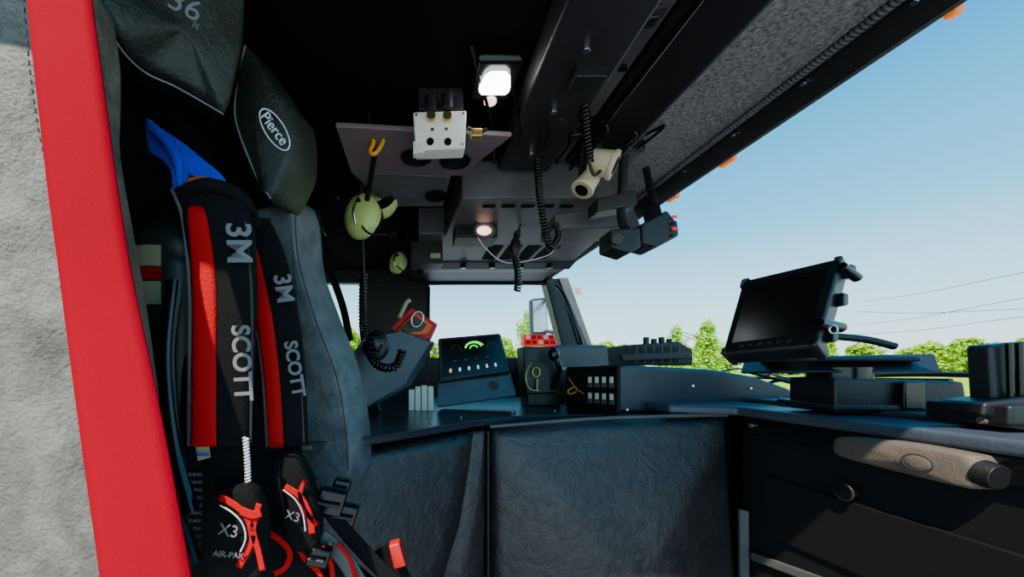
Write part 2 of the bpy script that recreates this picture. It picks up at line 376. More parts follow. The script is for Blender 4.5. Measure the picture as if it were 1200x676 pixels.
def headset(name,c1,c2,r,d,cordpts,hangerpts,ax):
    group(name)
    a=P(*c1,d); b=P(*c2,d+.10)
    ax=Vector(ax).normalized()
    for i,(c,s) in enumerate(((a,1),(b,-1))):
        rot=ax.to_track_quat('Z','Y').to_matrix().to_4x4()
        ell('ear_cup_%d'%i,c,r*.9,r*1.15,r*.62,'headset_green',rot)
        cyl('cup_rim_%d'%i,c-ax*s*.004,c-ax*s*.012,r*.97,'headset_green',bw=.003)
        cyl('cushion_%d'%i,c-ax*s*.014,c-ax*s*.034,r*.92,'black_fabric',bw=.004)
        tube('yoke_%d'%i,[c+Vector((0,0,-r*.8))+ax*s*r*.5,c+ax*s*r*.70,c+Vector((0,0,r*1.2))],.004,'metal',6)
        for k in (-1,1):
            cyl('cup_screw_%d_%d'%(i,k),c+ax*s*r*.5+Vector((.01,0,k*r*.45)),c+ax*s*r*.64+Vector((.01,0,k*r*.45)),.006,'black_gloss')
    mid=(a+b)/2
    tube('headband',[a+Vector((0,0,r)),a+Vector((0,.01,r*1.8)),mid+Vector((0,.02,r*2.5)),b+Vector((0,.01,r*1.8)),b+Vector((0,0,r))],.008,'black_plastic')
    tube('mic_boom',[a+Vector((0,-.03,-r*.5)),a+Vector((.03,-.05,-r*1.1)),a+Vector((.09,-.06,-r*1.2))],.003,'black_plastic')
    ell('microphone',a+Vector((.095,-.06,-r*1.2)),.016,.011,.011,'black_fabric')
    if cordpts: tube('cord',PL(cordpts),.0035,'black_plastic')
    if hangerpts: tube('hanger',PL(hangerpts),.005,'black_plastic')
headset('aviation_headset',(424,254),(449,232),.062,1.10,[(425,275,1.12),(427,330,1.15),(428,385,1.2)],[(437,205,1.14),(437,190,1.05),(436,170,.92)],(-.35,-.85,.15))
headset('aviation_headset',(466,308),(491,305),.044,1.60,None,[(478,285,1.65),(478,270,1.64)],(-.4,-.8,.2))
group('light_cable'); tube('wire_white',[P(555,270,1.3),P(570,292,1.3),P(595,308,1.32),P(640,300,1.3),P(655,285,1.28)],.002,'white_plastic')
group('driver_overhead_console')
foot('upper',[(.13,1.10),(.53,1.09),(.72,1.24),(.72,1.42),(.10,1.42)],.50,.615,'panel_grey',.006)
foot('lower',[(.0,1.42),(.72,1.42),(.76,2.0),(.0,2.0)],.51,.615,'panel_grey',.006)
foot('far',[(-.05,2.0),(.78,2.0),(.78,2.34),(-.05,2.34)],.54,.61,'black_plastic',.006)
box('radio',.13,.28,1.3,1.4,.455,.5,'black_plastic'); box('radio_face',.14,.27,1.295,1.3,.46,.49,'black_gloss')
for i,(a,b,r) in enumerate(((512,264,.028),(590,268,.022))):
    cc=P(a,b,1.45); cyl('gauge_%d'%i,cc+Vector((0,.03,.02)),cc+Vector((0,-.02,0)),r,'black_gloss'); ringobj('gauge_rim_%d'%i,cc+Vector((0,-.02,0)),(1,0,0),(0,0,1),r,r,.003,'panel_grey')
prism('hvac_wedge',PL([(650,250,1.1),(742,240,1.12),(752,266,1.12),(650,268,1.1)]),(0,.13,.0),'panel_grey',.006)
for i in range(5): box('slot_%d'%i,.2+.06*i,.24+.06*i,1.14,1.155,.497,.5,'black_void',0)
for i in range(4): prism('vent_%d'%i,[R(.30+.08*i,1.55,.508),R(.36+.08*i,1.55,.508),R(.36+.08*i,1.75,.508),R(.30+.08*i,1.75,.508)],(0,0,.004),'black_void',0)
prism('cross_rail',[R(-.02,1.78,.505),R(.76,1.78,.505),R(.76,1.86,.49),R(-.02,1.86,.49)],(0,0,.012),'black_plastic',.004)
for i in range(5): cyl('rail_knob_%d'%i,R(.08+.14*i,1.80,.505),R(.08+.14*i,1.80,.48),.015,'black_gloss')
group('overhead_mount_box')
box('case',-.03,.10,1.5,1.6,.42,.51,'black_plastic'); box('label',.05,.09,1.495,1.5,.44,.46,'label_cream',0)
group('dash_camera')
prism('body',PL([(716,268,.98),(750,266,.98),(752,288,.98),(738,297,.98),(716,290,.98)]),(0,.07,0),'black_plastic',.006)
tube('stalk',[P(732,268,1.0),P(728,245,1.02),R(.57,1.02,.614)],.012,'panel_dark')
cyl('lens',P(724,280,.98),P(724,280,.965),.014,'black_gloss')
prism('bracket',PL([(700,232,1.0),(745,222,1.0),(747,240,1.0),(700,248,1.0)]),(0,.06,0),'panel_dark',.004)
box('anchor',.54,.61,.99,1.06,.58,.62,'black_plastic',.006)
group('warning_light_bar')
prism('housing',PL([(752,262,1.02),(782,246,1.02),(795,262,1.02),(796,276,1.02),(770,290,1.02),(752,285,1.02)]),(0,.08,0),'black_plastic',.006)
for i in range(4): 
    c=P(787,256+7*i,1.015); prism('red_led_%d'%i,[c,c+Vector((.012,0,0)),c+Vector((.012,0,.008)),c+Vector((0,0,.008))],(0,-.004,0),'led_red' if i%2==0 else 'black_gloss',.001)
prism('arm',PL([(763,262,1.03),(778,255,1.03),(772,232,1.10),(756,232,1.10)]),(0,.03,0),'black_plastic',.004)
tube('arm_rod',[P(766,240,1.08),R(.69,1.12,.60)],.010,'black_plastic',1)
group('coiled_mic_cord')
coil('coil',PL([(684,25,.75),(680,70,.78),(683,110,.8),(686,150,.85),(690,190,.9)]),.009,.0032,.0085,'black_gloss')
tube('tail',PL([(690,190,.9),(696,205,.91),(704,200,.92)]),.004,'black_plastic')
box('clip',.30,.36,.70,.74,.55,.60,'black_plastic')
cyl('knob',P(694,33,.72),P(692,26,.72),.012,'white_plastic'); tube('bungee',PL([(692,38,.72),(690,55,.73),(688,62,.74)]),.003,'white_plastic')
group('coiled_mic_cord')
coil('coil',PL([(630,188,1.0),(632,225,1.0),(637,262,1.02),(645,290,1.05),(655,275,1.08),(650,262,1.09)]),.008,.003,.0085,'black_gloss')
tube('tail',[P(630,188,1.0),R(.32,1.0,.57)],.004,'black_plastic',2)
group('coiled_mic_cord')
coil('coil',PL([(607,272,1.3),(603,295,1.3),(607,320,1.3),(606,342,1.3)]),.010,.004,.010,'black_gloss')
ell('microphone',P(604,290,1.29),.02,.015,.035,'black_plastic')
tube('tail',[P(607,272,1.3),R(.36,1.3,.5)],.004,'black_plastic',2)
group('coiled_mic_cord')
coil('coil',PL([(426,318,1.2),(425,360,1.2),(427,395,1.18),(440,425,1.08),(462,430,1.06),(472,410,1.06)]),.010,.004,.011,'black_gloss')
def pod(name,c,axis,r,ln,m):
    group(name); a=Vector(axis).normalized(); c=Vector(c)
    cyl('body',c-a*ln/2,c+a*ln/2,r*.82,m,r,bw=.004); cyl('collar',c+a*ln*.3,c+a*ln*.5,r*1.06,m,bw=.003); cyl('mouth',c+a*ln/2,c+a*(ln/2+.001),r*.62,'black_void',bw=0)
    box('bracket',c.x-.01,c.x+.01,c.y+r*.6,c.y+r*.6+.015,c.z-H,.61,'black_plastic')
pod('alert_buzzer',P(706,191,.93),(.80,-.35,-.40),.033,.062,'beige_plastic')
pod('alert_buzzer',P(688,214,.96),(-.55,-.1,-.75),.028,.055,'beige_plastic')
group('overhead_wiring_harness')
for i in range(7):
    tube('loom_%d'%i,[R(.1+.08*i,.7+.05*i,.61),R(.18+.07*i,.9,.585-.01*(i%3)),R(.22+.06*i,1.07,.59)],.004,'black_gloss')
for i,(a,b,dd) in enumerate(((660,80,.75),(742,95,.8),(655,140,.85),(668,160,.9),(745,160,.95),(725,150,.93),(765,10,.62),(755,22,.63),(715,60,.72),(730,75,.74))):
    c=P(a,b,dd); prism('clip_%d'%i,[c,c+Vector((.03,0,.006)),c+Vector((.03,.02,0)),c+Vector((0,.02,-.004))],(0,0,.02),'black_gloss' if i%2 else 'panel_dark',.004)
# ---------------------------------------------------------------- engine tunnel + counter
group('engine_tunnel')
foot('core',[(-.20,.86),(-.10,.90),(.17,1.13),(.70,1.13),(.86,1.09),(.86,1.5),(-.20,1.5)],-1.2,-.168,'black_fabric',.01)
foot('side_infill',[(.84,1.06),(1.30,1.16),(1.30,1.5),(.84,1.5)],-1.2,-.14,'black_fabric',.01)
foot('shelf',[(.59,1.09),(.86,1.06),(.86,1.5),(.59,1.5)],-.17,-.142,'black_plastic',.004)
pillow('pad_left',[R(-.24,.77,-.19),R(.136,1.035,-.178),R(.10,1.00,-.40),R(.03,.98,-.62),R(-.03,.95,-1.15),R(-.28,.75,-1.15)],.04,.034,.04,'leather_tunnel',False)
pillow('pad_gusset',[R(.150,1.05,-.178),R(.188,1.06,-.178),R(.19,1.055,-1.15),R(-.02,.985,-1.15),R(.045,1.01,-.62),R(.112,1.03,-.40)],.04,.014,.012,'leather_tunnel',False)
pillow('pad_right',[R(.202,1.06,-.172),R(.50,1.06,-.148),R(.84,1.035,-.134),R(.865,1.02,-.6),R(.87,1.02,-1.15),R(.20,1.05,-1.15)],.04,.040,.05,'leather_tunnel',False)
tube('piping_1',[R(.143,1.018,-.18),R(.107,.985,-.40),R(.04,.965,-.62),R(-.02,.94,-1.1)],.0035,'stitch')
tube('piping_2',[R(.196,1.035,-.18),R(.195,1.03,-.6),R(.195,1.03,-1.1)],.0035,'stitch')
tube('piping_top',[R(.20,1.03,-.166),R(.5,1.03,-.143),R(.84,1.005,-.130)],.005,'panel_grey')
group('console_countertop')
foot('top',[(-.30,.70),(-.13,.765),(.15,1.02),(.30,1.12),(.58,1.16),(.585,1.26),(.585,1.85),(-.30,1.85)],-.168,-.150,'counter_blue',.004)
tube('edge_lip',[R(-.30,.695,-.150),R(-.13,.76,-.150),R(.15,1.015,-.150),R(.30,1.115,-.150),R(.58,1.155,-.150)],.003,'panel_dark',6)
for px,py in ((540,490),(600,484),(505,497),(650,482)): 
    Y=.15*F/(py-VY)+.01; cyl('bolt',R((px-VX)*Y/F,Y,-.15),R((px-VX)*Y/F,Y,-.146),.004,'metal',seg=10)
# ---------------------------------------------------------------- instrument display
group('instrument_display')
f=[P(512,448,1.30),P(598,438,1.40),P(606,464,1.37),P(512,478,1.28)]
prism('base',f,(.02,.08,0),'dash_blue',.008)
c=Q(f,.74,.45,0); cyl('dial',c,c+Vector((-.004,-.012,0)),.014,'black_plastic'); ringobj('dial_ring',c+Vector((-.002,-.004,0)),(1,.3,0),(0,0,1),.018,.018,.002,'panel_grey')
q=[P(513,396,1.33),P(586,390,1.43),P(598,436,1.38),P(515,448,1.28)]
prism('screen_body',q,(.01,.05,-.01),'black_plastic',.008)
onquad('screen',q,.05,.07,.95,.9,'black_gloss',.0015,.002)
def arc(u,v,ru,rv,a0,a1,m,r=.002):
    tube('gauge_arc',[Q(q,u+ru*math.cos(a),v-rv*math.sin(a),.004) for a in [a0+(a1-a0)*i/12 for i in range(13)]],r,m,1)
arc(.52,.34,.13,.16,.3,2.9,'led_green',.0035); arc(.52,.38,.18,.22,.5,1.4,'led_amber',.0012); arc(.52,.34,.06,.08,.2,3,'led_green',.002)
arc(.25,.34,.08,.12,-.4,3.6,'panel_grey',.0008); arc(.80,.34,.08,.12,-.4,3.6,'panel_grey',.0008)
for i in range(6): onquad('icon_%d'%i,q,.14+.13*i,.74,.165+.13*i,.82,'led_pale' if i%2 else 'led_amber',.003,.001)
for i in range(4): onquad('readout_%d'%i,q,.2+.16*i,.56,.25+.16*i,.58,'panel_grey',.003,.001)
group('card_holder')
for i in range(4):
    x=i*.022; b0=P(479,480,1.27)+Vector((x,.0,0)); b0.z=H-.15
    prism('card_%d'%i,[b0,b0+Vector((.019,0,0)),b0+Vector((.019,.05,0)),b0+Vector((0,.05,0))],(0,.0,.072+.014*(i==2)+.01*(i%2)),'white_plastic',.002)
group('switch_pod')
q2=[P(614,392,1.45),P(649,392,1.45),P(653,405,1.43),P(614,405,1.43)]
prism('red_keypad',q2,(0,.04,0),'led_red',.003)
for i in range(5):
    for j in range(2): onquad('key_%d_%d'%(i,j),q2,.06+.19*i,.1+.45*j,.2+.19*i,.42+.45*j,'red_plastic' if (i+j)%3 else 'text_white',.003,.004,.001)
q3=[P(613,406,1.42),P(653,406,1.42),P(658,460,1.40),P(617,462,1.40)]
prism('body',q3,(0,.10,0),'black_plastic',.006)
for i in range(2): onquad('pad_%d'%i,q3,.1+.45*i,.08,.4+.45*i,.3,'panel_dark',.002,.003,.002)
ringobj('key_ring',Q(q3,.3,.55,.01),(1,0,0),(0,0,1),.014,.018,.0025,'brass')
tube('key',[Q(q3,.3,.7,.015),Q(q3,.25,.95,.02)],.005,'brass',2)
tube('lever',[Q(q3,.75,.9,.0),Q(q3,.85,.5,.05),Q(q3,.7,.25,.06)],.01,'black_gloss'); ell('lever_grip',Q(q3,.7,.22,.06),.02,.018,.025,'black_gloss')
tube('cable',PL([(622,425,1.38),(616,440,1.36),(620,455,1.36),(632,458,1.36)]),.003,'brass')
foot('stem',[(.42,1.42),(.55,1.42),(.55,1.52),(.42,1.52)],-.15,-.10,'black_plastic',.006)
group('console_wing_panel')
prism('panel',PL([(412,415,1.12),(425,396,1.15),(470,387,1.24),(505,400,1.27),(475,452,1.22),(418,484,1.12),(408,470,1.1)]),(.02,.06,0),'dash_blue',.006)
prism('post',PL([(418,470,1.14),(440,460,1.16),(445,482,1.2),(418,486,1.16)]),(0,.08,-.012),'black_plastic',.004)
ell('hand_microphone',P(442,405,1.08),.035,.02,.045,'black_plastic'); ell('microphone_grille',P(440,402,1.065),.022,.012,.028,'black_gloss')
for i in range(4): 
    c=P(432,395+6*i,1.055); tube('rib_%d'%i,[c,c+Vector((.035,0,0))],.002,'panel_dark',1)
group('red_clipboard_holder')
qr=PL([(458,384,1.30),(482,360,1.34),(513,380,1.38),(505,398,1.36),(470,394,1.3)])
prism('red_case',qr,(.0,.03,0),'red_plastic',.004)
prism('orange_edge',PL([(466,386,1.29),(486,366,1.325),(507,381,1.36),(500,392,1.34),(474,392,1.29)]),(0,.005,0),'orange_plastic',.002)
prism('inner',PL([(470,384,1.28),(487,370,1.31),(500,380,1.34),(494,388,1.33),(476,389,1.28)]),(0,.005,0),'black_plastic',.002)
ringobj('ring',P(489,374,1.29),(1,.2,.3),(0,0,1),.022,.026,.003,'metal'); tube('paper_rim',PL([(468,372,1.3),(476,355,1.33),(480,352,1.34)]),.008,'label_cream')
prism('stand',PL([(478,392,1.35),(498,394,1.37),(498,430,1.37),(478,440,1.35)]),(0,.02,0),'black_plastic',.003)
# ---------------------------------------------------------------- centre hump with switches
group('center_dash_hump')
prism('hood',[R(.62,1.15,-.14),R(1.28,1.15,-.14),R(1.28,1.15,-.10),R(1.20,1.15,-.082),R(1.05,1.15,-.03),R(.92,1.15,-.008),R(.66,1.15,.006),R(.62,1.15,.0)],(0,1.18,0),'dash_blue',.012)
prism('driver_hood',PL([(650,404,1.9),(712,404,1.9),(738,426,1.9),(738,436,1.9),(650,436,1.9)]),(0,.42,0),'panel_grey',.02)
for i,(a,b) in enumerate(((812,452),(880,455),(915,466),(735,480))):
    cyl('bolt_%d'%i,P(a,b,1.15),P(a,b,1.145),.004,'metal',seg=10)
tube('handle_ring',PL([(845,436,1.2),(865,432,1.2),(900,438,1.2),(925,444,1.2)]),.003,'black_gloss')
group('rocker_switch_bank')
qs=[P(663,430,1.34),P(727,427,1.13),P(727,487,1.12),P(663,480,1.32)]
prism('body',qs,(.03,.05,0),'black_plastic',.006)
onquad('face',qs,.04,.05,.96,.95,'black_gloss',.001,.002,.001)
for i in range(4):
    for j in range(2):
        u=.46+.125*i; v=.24+.34*j
        onquad('rocker_%d_%d'%(i,j),qs,u,v,u+.055,v+.13,'white_plastic',.004,.006,.001)
        onquad('rocker_base_%d_%d'%(i,j),qs,u-.01,v+.15,u+.07,v+.22,'panel_grey',.004,.006,.001)
ringobj('yellow_tag',Q(qs,.2,.55,.012),(1,0,.3),(0,0,1),.018,.010,.002,'yellow_metal'); tube('pull_cord',[Q(qs,.1,.25,.01),Q(qs,.3,.5,.02),Q(qs,.45,.6,.02)],.0015,'yellow_metal')
group('radio_tray')
prism('case',PL([(736,404,1.22),(795,400,1.22),(812,410,1.22),(812,428,1.22),(738,428,1.22)]),(0,.14,0),'black_plastic',.005)
for i in range(6):
    c=P(745+10*i,405,1.21); tube('fin_%d'%i,[c,c-Vector((0,0,.055))],.003,'black_gloss',1)
for i in range(4): cyl('knob_%d'%i,P(757+9*i,404,1.24),P(757+9*i,395+(i%2)*2,1.24),.009,'black_plastic')
prism('tray_edge',PL([(728,415,1.19),(808,412,1.19),(812,420,1.19),(730,423,1.19)]),(0,.02,0),'panel_dark',.003)
# ---------------------------------------------------------------- officer's dash
group('dashboard')
foot('fascia',[(.875,.22),(1.3,.22),(1.3,1.14),(.875,1.0)],-1.15,-.13,'black_plastic',.004)
foot('top',[(.70,1.14),(.70,1.03),(.85,.985),(.862,.22),(1.30,.22),(1.30,1.14)],-.130,-.105,'dash_blue',.008)
foot('raised_ledge',[(1.0,.22),(1.30,.22),(1.30,1.13),(.99,1.13),],-.106,-.092,'dash_blue',.006)
ybar('under_rail',[(.86,-.175),(.90,-.175),(.90,-.13),(.86,-.13)],.3,1.0,'black_gloss',.005)
for i in range(2): 
    cyl('screw_%d'%i,R(.861,.95-.2*i,-.15),R(.853,.95-.2*i,-.15),.006,'metal',seg=10)
prism('lower_trim',[R(.872,.62,-.42),R(.872,.96,-.48),R(.872,.96,-.50),R(.872,.62,-.44)],(-.01,0,0),'panel_grey',.002)
prism('glove_door',[R(.874,.50,-.27),R(.874,.93,-.27),R(.874,.93,-.42),R(.874,.50,-.40)],(-.008,0,0),'black_plastic',.004)
cyl('latch',R(.868,.74,-.25),R(.85,.74,-.25),.015,'black_gloss'); ringobj('latch_ring',R(.852,.74,-.25),(0,1,0),(0,0,1),.016,.016,.002,'panel_dark')
prism('corner_strip',[R(.862,1.0,-.38),R(.875,.985,-.38),R(.875,.98,-1.1),R(.862,.995,-1.1)],(-.004,-.012,0),'panel_grey',.002)
group('grab_handle')
pillow('padded_bar',[R(.85,.752,-.155),R(.848,.735,-.138),R(.845,.65,-.130),R(.843,.568,-.132),R(.842,.552,-.138),R(.842,.546,-.160),R(.842,.553,-.182),R(.843,.58,-.185),R(.845,.65,-.184),R(.848,.72,-.180),R(.85,.748,-.174)],.025,.014,.004,'tan_pad',True)
cc=R(.826,.612,-.158); ringobj('oval_cap_rim',cc,(0,1,0),(0,0,1),.019,.013,.0014,'stitch'); ell('oval_cap',cc,.003,.018,.012,'tan_pad')
cyl('end_cap',R(.846,.555,-.159),R(.846,.537,-.161),.021,'black_plastic',.018)
cyl('mount_front',R(.86,.58,-.158),R(.90,.58,-.158),.014,'black_plastic'); cyl('mount_back',R(.86,.72,-.158),R(.90,.72,-.158),.014,'black_plastic')
# ---------------------------------------------------------------- rugged tablet + mount
group('rugged_tablet')
q=[P(870,328,.88),P(987,300,.75),P(957,406,.73),P(845,416,.86)]
n=newell(q); n=n if n.y>0 else -n
prism('body',q,n*.064,'black_plastic',.010)
onquad('bezel',q,.02,.03,.98,.97,'black_fabric',.003,.004,.002)
onquad('screen',q,.10,.12,.90,.86,'black_gloss',.0045,.002)
for i,(u,v) in enumerate(((0.02,.03),(.98,.03),(.98,.97),(.02,.97))):
    us=.07*(1 if u<.5 else -1); vs_=.09*(1 if v<.5 else -1); us0=-.03*(1 if u<.5 else -1); vs0=-.035*(1 if v<.5 else -1)
    pts=[Q(q,u+us0,v+vs0,.006),Q(q,u+us,v+vs0,.006),Q(q,u+us0,v+vs_,.006)]
    prism('corner_bumper_%d'%i,pts,n*.076,'panel_dark',.006)
for i,v in enumerate((.10,.42,.82)):
    c=Q(q,1.0,v,-.030); prism('latch_%d'%i,[c+Vector((0,-.014,-.014)),c+Vector((.018,-.008,-.012)),c+Vector((.018,-.008,.012)),c+Vector((0,-.014,.014))],(0.004,.022,0),'panel_dark',.004)
cyl('hinge_top',P(985,312,.745),P(1004,326,.76),.009,'black_gloss'); cyl('hinge_low',P(958,378,.72),P(985,384,.74),.010,'black_gloss'); ringobj('hinge_ring',P(976,386,.72),(1,0,0),(0,0,1),.008,.008,.0018,'metal')
for i in range(6): onquad('button_%d'%i,q,.2+.1*i,.90,.25+.1*i,.93,'panel_dark',.005,.002)
group('tablet_mount')
tube('arm',[P(935,408,.90),P(925,420,.89),P(935,432,.87)],.022,'black_plastic')
tube('tilt_lever',PL([(975,394,.78),(1015,398,.77),(1048,406,.76)]),.0075,'black_plastic')
prism('swivel_plate',PL([(908,437,.86),(912,418,.90),(1098,414,.86),(1106,436,.80)]),(0,.10,-.004),'black_plastic',.008)
prism('plate_top',[R(.80,.86,.012),R(1.12,.82,.012),R(1.16,.93,.012),R(.88,.96,.012)],(0,0,.012),'panel_dark',.006)
cyl('turntable',R(1.0,.88,-.04),R(1.0,.88,.0),.055,'black_gloss')
prism('foot_box',PL([(978,443,.80),(1130,447,.78),(1136,484,.78),(978,484,.80)]),(.02,.12,0),'black_plastic',.006)
prism('foot_plate',[R(.89,.79,-.092),R(1.19,.77,-.092),R(1.21,.93,-.092),R(.91,.94,-.092)],(0,0,.012),'panel_dark',.003)
prism('side_clip',PL([(1060,447,.775),(1085,447,.775),(1085,480,.775),(1060,480,.775)]),(0,.01,0),'black_gloss',.004)
tube('cable',PL([(900,440,.95),(880,437,1.1),(940,452,1.0),(975,462,.85)]),.004,'black_plastic')
group('windshield_wiper')
tube('arm',[R(1.40,1.5,-.10),R(1.37,1.4,-.05),R(1.36,1.0,-.02),R(1.36,.72,-.03)],.007,'black_gloss'); tube('blade',[R(1.37,1.9,-.05),R(1.37,.95,-.035)],.006,'black_plastic')
box('post',1.38,1.42,1.48,1.52,-.14,-.06,'black_plastic')
group('console_bracket')
prism('bracket_back',PL([(1160,404,.62),(1200,400,.62),(1240,400,.60),(1240,470,.60),(1164,470,.62)]),(0,.03,0),'panel_dark',.006)
for i in range(3): tube('rib_%d'%i,PL([(1182+12*i,402,.61),(1184+12*i,468,.61)]),.004,'black_gloss',1)
prism('foot',PL([(1152,472,.60),(1240,462,.58),(1250,500,.58),(1150,488,.60)]),(.02,.07,0),'black_plastic',.006)
box('pedestal',.93,1.1,.58,.68,-.094,-.06,'black_plastic',.006)
tube('rail',PL([(1148,492,.61),(1240,506,.59)]),.006,'tan_pad',1)
group('side_mirror')
prism('housing',PL([(622,350,2.9),(641,348,2.9),(643,392,2.9),(623,392,2.9)]),(0,.08,0),'black_plastic',.02)
onquad('glass',PL([(624,353,2.895),(639,351,2.895),(641,389,2.895),(625,389,2.895)]),0,0,1,1,'metal',.004,.004)
tube('arm',PL([(640,350,2.9),(650,352,2.7),(660,352,2.5)]),.015,'black_plastic'); tube('arm_low',PL([(640,388,2.9),(650,390,2.7),(668,390,2.5)]),.015,'black_plastic')
# ---------------------------------------------------------------- driver's seat
group('driver_seat')
box('back',-.60,-.46,1.58,2.05,-.55,.10,'leather_head',.05); box('cushion',-.48,.0,1.60,2.25,-.68,-.54,'leather_head',.05)
box('bolster_1',-.50,-.36,1.58,1.66,-.5,.10,'leather_head',.035); box('bolster_2',-.50,-.36,1.98,2.06,-.5,.10,'leather_head',.035)
box('headrest',-.60,-.48,1.68,1.94,.13,.36,'leather_head',.04); box('base',-.45,-.05,1.65,2.2,-1.2,-.68,'black_plastic')
group('driver_seat_belt')
ribbon('webbing',[P(372,262,1.5),P(385,310,1.5),P(402,360,1.5),P(410,400,1.48)],.03,(1,0,0),'black_fabric')
ribbon('webbing_b',[P(345,170,1.2),P(380,205,1.3),P(398,235,1.35)],.008,(1,0,0),'panel_grey')
box('anchor',-.44,-.38,1.45,1.55,.55,.62,'black_plastic')
group('equipment_rack'); box('rack',-1.25,-.65,1.65,2.3,-1.2,-.2,'black_plastic',.01); ell('bag',R(-.95,1.95,.0),.28,.25,.22,'black_fabric'); tube('strap',[R(-1.1,1.75,.1),R(-1.0,1.7,.22),R(-.85,1.72,.12)],.015,'panel_grey')
# ---------------------------------------------------------------- officer's seat
group('officer_seat')
box('back_shell',-.56,-.47,.33,.86,-.60,.52,'black_fabric',.02)
box('cushion',-.46,-.08,.34,.72,-.66,-.54,'leather_head',.03); box('pedestal',-.42,-.1,.38,.70,-1.2,-.66,'black_plastic',.01)
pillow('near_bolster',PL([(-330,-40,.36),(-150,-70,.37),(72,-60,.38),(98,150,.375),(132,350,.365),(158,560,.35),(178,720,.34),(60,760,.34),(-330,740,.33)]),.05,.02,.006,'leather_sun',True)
sm=[(34,-30,.345),(40,60,.343),(52,150,.34),(72,240,.338),(88,330,.336),(108,470,.33),(122,600,.323),(130,700,.32)]
tube('seam',PL(sm),.0014,'stitch'); sp_=spline(PL([(a-7,b,c-.0045) for a,b,c in sm[:5]]),16)
for i in range(0,len(sp_)-1): 
    if i%2==0: tube('stitch_%d'%i,[sp_[i],sp_[i].lerp(sp_[i+1],.9)],.0007,'stitch',1)
pillow('far_bolster',PL([(296,262,.76),(325,240,.75),(346,234,.74),(354,300,.74),(376,365,.74),(401,430,.74),(414,490,.74),(418,545,.745),(408,577,.75),(378,580,.76),(345,560,.78),(318,470,.80),(302,360,.79)]),.07,.022,.004,'leather_blue',True)
tube('far_bolster_seam',PL([(346,250,.712),(350,305,.712),(370,375,.712),(394,440,.712),(405,500,.712),(408,550,.715)]),.0012,'stitch')
pillow('headrest_wing',PL([(284,52,.66),(300,66,.655),(322,100,.65),(341,128,.65),(344,180,.65),(334,212,.655),(318,236,.66),(305,222,.67),(286,180,.675),(268,140,.68),(272,95,.67)]),.08,.014,.006,'leather_head',True)
tube('headrest_wing_piping',PL([(287,54,.643),(280,95,.65),(276,140,.655),(300,205,.655),(317,232,.645)]),.0018,'stitch_light')
pillow('headrest_main',PL([(105,-70,.45),(200,-90,.50),(278,-60,.56),(284,40,.58),(276,85,.58),(262,135,.58),(238,122,.57),(205,100,.54),(165,82,.51),(138,50,.47),(118,10,.45)]),.07,.016,.006,'leather_head',True)
tube('headrest_main_piping',PL([(118,10,.43),(140,55,.45),(170,85,.485),(208,103,.515),(262,134,.555)]),.0012,'stitch_light')
c=P(322,152,.632); xd=(P(339,174,.632)-P(306,130,.632)).normalized(); yd=(P(330,138,.632)-P(314,164,.632)).normalized()
ringobj('logo_oval',c,xd,yd,.040,.018,.0012,'text_white'); text('Pierce',c+Vector((0,-.002,0)),xd,yd,.025,'text_white','logo_lettering')
text('36',P(217,8,.49),(1,.3,-.35),(.35,.1,1),.04,'text_grey','seat_number'); text('ft',P(230,30,.50),(1,.3,-.35),(.35,.1,1),.014,'text_grey','seat_mark')
box('back_rear_plate',-.47,-.45,.40,.80,-.5,.45,'black_void',.01)
group('seat_belt')
ribbon('webbing',PL([(66,-40,.325),(73,20,.318),(84,110,.308),(98,220,.298),(116,340,.287),(140,480,.267),(160,600,.25),(182,740,.235)]),[.050,.050,.050,.050,.050,.052,.052,.052],(1,.12,0),'red_webbing',th=.002,fold=.001)
# ---------------------------------------------------------------- breathing apparatus
group('breathing_apparatus')
cyl('air_cylinder',R(-.385,.60,-.5),R(-.385,.60,.18),.07,'cyl_olive',bw=.03)
ell('cylinder_dome',R(-.385,.60,.18),.07,.07,.05,'cyl_olive')
for i,(za,zb,mm) in enumerate(((.145,.175,'label_cream'),(.125,.143,'red_fabric'),(.09,.123,'label_cream'))):
    vs=[];fs=[]
    for k in range(9):
        a=math.radians(-125+k*6)
        for z in (za,zb): vs.append(R(-.385+.0712*math.cos(a),.60+.0712*math.sin(a),z))
    for k in range(8): fs.append([2*k,2*k+1,2*k+3,2*k+2])
    mesh('label_%d'%i,vs,fs,mm)
pillow('harness_back',PL([(205,260,.56),(235,225,.54),(300,250,.60),(330,350,.66),(352,520,.68),(365,600,.68),(300,690,.6),(220,690,.54),(212,520,.54),(208,380,.55)]),.02,.01,.0,'black_fabric',True)
def strap(tag,cl,wd,th,fold,redoff,redw,t1,t2):
    side=Vector((1,.15,0)).normalized(); c=PL(cl)
    ribbon('shoulder_strap_'+tag,c,wd,side,'black_fabric',th=th,fold=fold)
    ribbon('red_stripe_'+tag,[p+side*redoff+Vector((0,-th*.5-.0035,0)) for p in [c[0].lerp(c[1],.65)]+c[1:]],redw,side,'red_fabric',th=.003,fold=.002)
    ribbon('binding_'+tag,[p+side*(-wd[1]/2)+Vector((0,-th*.4,0)) for p in c],.004,side,'panel_grey',th=.003)
    ribbon('binding_b_'+tag,[p+side*(wd[1]/2-.006)+Vector((0,-th*.5,0)) for p in c],.003,side,'panel_dark',th=.003)
    for body,(u,v,dd),sz in (t1,t2):
        p=P(u,v,dd); down=(c[3]-c[1]).normalized(); text(body,p,down,side,sz,'text_grey','lettering_'+tag,bold=.0008)
strap('near',[(243,226,.50),(257,262,.49),(265,340,.488),(265,430,.487),(264,520,.49)],[.062,.082,.076,.068,.06],.014,.004,-.0205,[.014,.023,.028,.028,.030],
  ('3M',(279,285,.470),.042),('SCOTT',(283,425,.466),.030))
